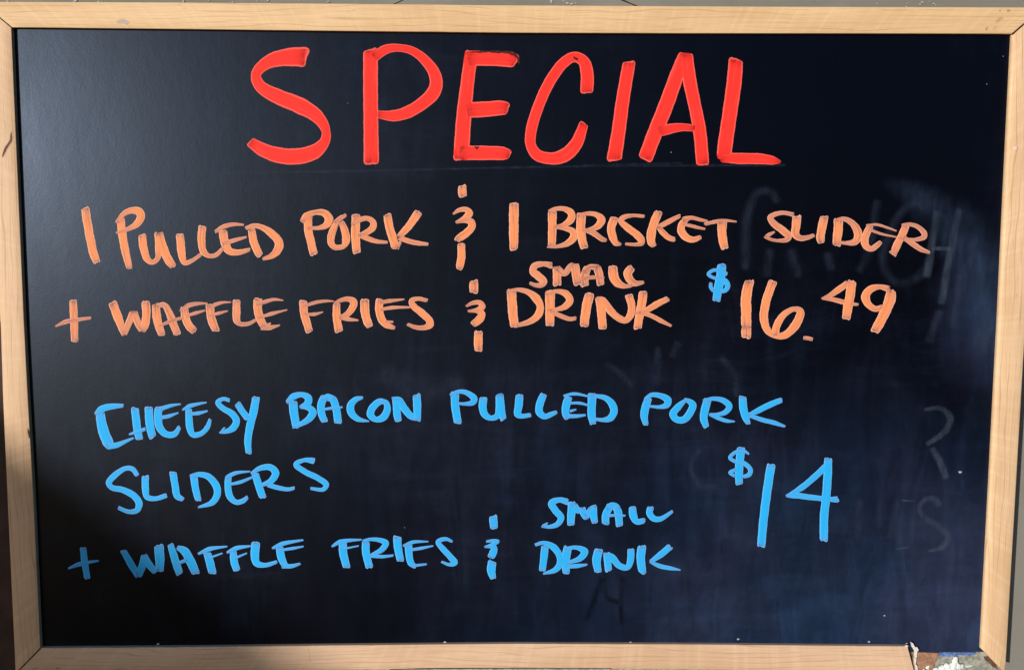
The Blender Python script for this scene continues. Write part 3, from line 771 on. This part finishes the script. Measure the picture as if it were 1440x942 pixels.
blue('capital E of the lower FRIES', 't', [(690,224,56),(695,300,52),(710,370,48),(746,398,28)], [(712,390,24),(824,377,14)], [(652,246,18),(720,218,26),(836,213,10)], [(698,275,18),(780,262,24),(872,244,10)])
blue('capital S of the lower FRIES', 't', [(1010,214,18),(960,195,28),(905,215,34),(940,265,42),(1000,330,44),(1025,365,46),(990,380,26),(928,358,16)])
blue('curly and-sign before the lower DRINK', 't', [(1303,25,58),(1306,70,60),(1311,122,52)], [(1253,213,16),(1300,208,26),(1340,211,22),(1290,240,30),(1240,253,14)], [(1245,250,14),(1310,255,40),(1305,290,54),(1284,334,52)], [(1298,352,62),(1290,420,62),(1306,485,42)])
blue('capital S of the lower SMALL', 'u', [(626,72,42),(570,58,32),(520,80,44),(545,125,44),(580,170,42),(560,210,34),(510,228,24),(457,225,16)], [(465,225,20),(497,203,10)])
blue('capital M of the lower SMALL', 'u', [(650,70,50),(645,150,50),(642,220,46)], [(660,85,40),(690,125,40),(715,120,30)], [(718,105,34),(722,140,44),(745,180,34)], [(740,165,40),(775,110,36)], [(785,93,44),(785,150,50),(796,207,38)])
blue('capital A of the lower SMALL', 'u', [(898,85,44),(865,150,48),(862,215,46)], [(915,90,44),(940,130,50),(950,226,44)], [(868,107,36),(910,90,34),(948,112,34)], [(860,160,18),(930,155,18),(988,158,12)])
blue('first capital L of the lower SMALL', 'u', [(1032,100,46),(1038,160,50),(1060,195,38),(1112,188,32)])
blue('second capital L of the lower SMALL', 'u', [(1150,100,40),(1140,140,42),(1165,175,38),(1210,178,32),(1288,129,18)])
blue('capital D of the lower DRINK', 'u', [(480,345,48),(472,420,46),(461,510,42)], [(416,343,20),(470,330,24),(530,355,42),(570,410,42),(575,460,44),(545,500,36),(466,526,12)])
blue('capital R of the lower DRINK', 'u', [(625,353,54),(610,430,54),(613,526,44)], [(608,366,22),(680,360,26),(730,385,48),(705,425,38),(628,456,20)], [(623,480,26),(690,475,26),(748,467,12)])
blue('capital I of the lower DRINK', 'u', [(821,367,56),(805,440,54),(816,518,44)])
blue('capital N of the lower DRINK', 'u', [(870,390,46),(875,450,46),(881,510,44)], [(848,398,18),(900,420,44),(950,475,40),(1000,485,34),(1020,440,44),(1022,367,44)])
blue('capital K of the lower DRINK', 'u', [(1092,347,54),(1085,430,54),(1095,500,50),(1112,526,24)], [(1274,351,42),(1210,405,40),(1146,450,24)], [(1142,446,18),(1200,475,28),(1270,490,26),(1338,502,8)])
blue('dollar sign before the price 14', 'v', [(222,99,62),(210,200,60),(205,290,60),(207,376,52)], [(280,150,14),(240,125,24),(190,130,24),(140,175,30),(170,200,26),(240,215,34),(290,265,34),(280,300,34),(232,317,24)], [(182,263,24),(140,285,28),(178,313,22)])
blue('tall figure 1 of the price 14', 'v', [(443,222,64),(415,400,64),(385,640,62),(368,833,60)])
blue('tall figure 4 of the price 14', 'v', [(850,235,50),(770,310,46),(660,400,44),(550,458,12)], [(551,457,18),(600,452,44),(740,468,40),(880,482,36),(937,482,48)], [(862,177,58),(858,300,62),(845,480,62),(832,600,62),(829,790,60)])

# half-wiped older writing and cloth marks
def ghost(what, mat, z, *s, **kw):
    x0, y0, sc = Z[z]
    widen = 1.0 if mat in (M_SMEAR,) or 'line' in what else (1.7 if mat is M_FAINT else 1.25)
    bm = bmesh.new()
    for k, st in enumerate(s):
        stroke(bm, [(x0 + x / sc, y0 + y / sc, wd / sc * widen) for x, y, wd in st], lift=-.000012 + k * .000004, flat=True, **kw)
    o = link('wiped_mark', bm, mat, panel)
    o['label'] = what
ghost('faint wiped capital H right of SLIDER', M_GHOST, 'G', [(1092,212,46),(1062,400,46),(1030,598,52)], [(1216,205,46),(1170,420,46),(1112,745,46)], [(1062,428,26),(1172,432,26)])
ghost('faint wiped capital G behind SLIDER', M_FAINT, 'G', [(1018,222,34),(975,180,36),(900,220,42),(815,380,48),(790,500,48),(850,608,44),(930,616,42),(1010,565,48),(1060,480,48)])
ghost('faint wiped arch behind SLIDER', M_FAINT, 'G', [(30,560,50),(45,240,50),(100,120,42),(175,120,42),(215,185,40)])
ghost('faint wiped zigzag under SLIDER', M_FAINT, 'G', [(170,420,44),(150,600,46)], [(280,420,50),(330,600,46)], [(480,440,46),(510,560,46)], [(765,150,42),(700,480,46),(650,570,44)])
ghost('faint streaks under the price', M_FAINT, 'G', [(1110,760,40),(1040,960,44)], [(1215,560,40),(1180,880,42)])
ghost('faint wiped capital R at right edge', M_GHOST, 'H', [(400,88,18),(480,82,28),(525,125,38),(500,190,34),(410,256,24)], [(435,262,34),(480,340,40),(508,420,36)])
ghost('faint wiped capital S at right edge', M_GHOST, 'H', [(478,552,50),(450,510,32),(410,512,26),(380,550,26),(400,595,30),(470,640,34),(515,690,38),(490,735,32),(420,758,14)], [(265,746,10),(335,738,8)], [(295,516,10),(355,521,8)])
for what, z, st in (('faint wiped upright below DRINK', 'X', [[(926, 485, 9), (923, 545, 10)], [(955, 478, 10), (944, 505, 9)]]),
                    ('faint wiped arc above the lower PORK', 'X', [[(1010, 500, 9), (1032, 525, 10), (1036, 560, 8)]]),
                    ('faint wiped arc below the lower PORK', 'X', [[(985, 630, 8), (972, 655, 9), (985, 682, 9), (1010, 684, 8)]]),
                    ('faint wiped slant above the lower PULLED', 'X', [[(850, 510, 8), (872, 525, 9), (890, 545, 9)]]),
                    ('faint wiped strokes right of the price 14', 'X', [[(1210, 700, 9), (1206, 760, 10)], [(1240, 690, 10), (1236, 745, 10)], [(1262, 700, 8), (1250, 760, 9)]]),
                    ('faint wiped haze under the upper FRIES', 'X', [[(530, 520, 22), (580, 545, 34), (660, 540, 26)]])):
    ghost(what, M_FAINT, z, *st)
ghost('dark wiped figure under the lower DRINK', M_DARK, 'I', [(590,120,44),(535,270,44),(490,380,44)], [(705,110,48),(695,260,44),(697,400,36)], [(600,100,44),(612,235,44),(690,272,40)])
ghost('sweeping cloth smear at right edge', M_SMEAR, 'X', [(1240,252,20),(1300,285,70),(1355,335,105),(1385,400,92),(1392,470,70),(1392,560,50)])
ghost('thin wipe line under the heading', M_FAINT, 'X', [(300,243,5),(520,240,6),(800,234,5),(1105,232,6)], [(820,232,3),(960,229,4)])
def rub(what, pts, w=.25):
    bm = bmesh.new()
    for k, p in enumerate(pts):
        stroke(bm, p, base=-.00034, lift=k * .00003, flat=True, wobble=w)
    link('rub_mark', bm, M_RUB, panel)['label'] = what
rub('dark rub along the top of the red E', [[(662, 73, 3), (690, 72.5, 4), (715, 74, 5), (726, 78, 7), (730, 90, 4)]])
rub('small black nick in the foot of the red E', [[(667, 206, 2), (671, 208, 4), (674, 206, 2)], [(671, 207, 2.5), (670, 211, 2)]])
rub('dark smudge at the top of the red C', [[(806, 80, 3), (810, 82, 5), (813, 84, 3)]])
random.seed(3)
for k, (x, y, r) in enumerate([(1350.5, 664, 3.2), (1244, 866, 1.6), (222, 906, 2.6), (626, 904.5, 4.0), (887, 903.5, 3.0), (1222, 902.5, 2.2), (1038, 899, 2.6), (1275, 905, 2), (489, 145, .8), (569, 742, .9), (944, 214, .9), (1411, 79, .9), (1388, 118, .8)]):
    bm = bmesh.new()
    n = 9
    r *= .8
    pts = [(x + r * random.uniform(.6, 1.25) * math.cos(2 * math.pi * i / n), y + .7 * r * random.uniform(.6, 1.25) * math.sin(2 * math.pi * i / n)) for i in range(n)]
    prism(bm, pts, -.0003, -.00001, .0001)
    link('white_speck', bm, M_SPECK, panel)


print('objects', len(bpy.data.objects))
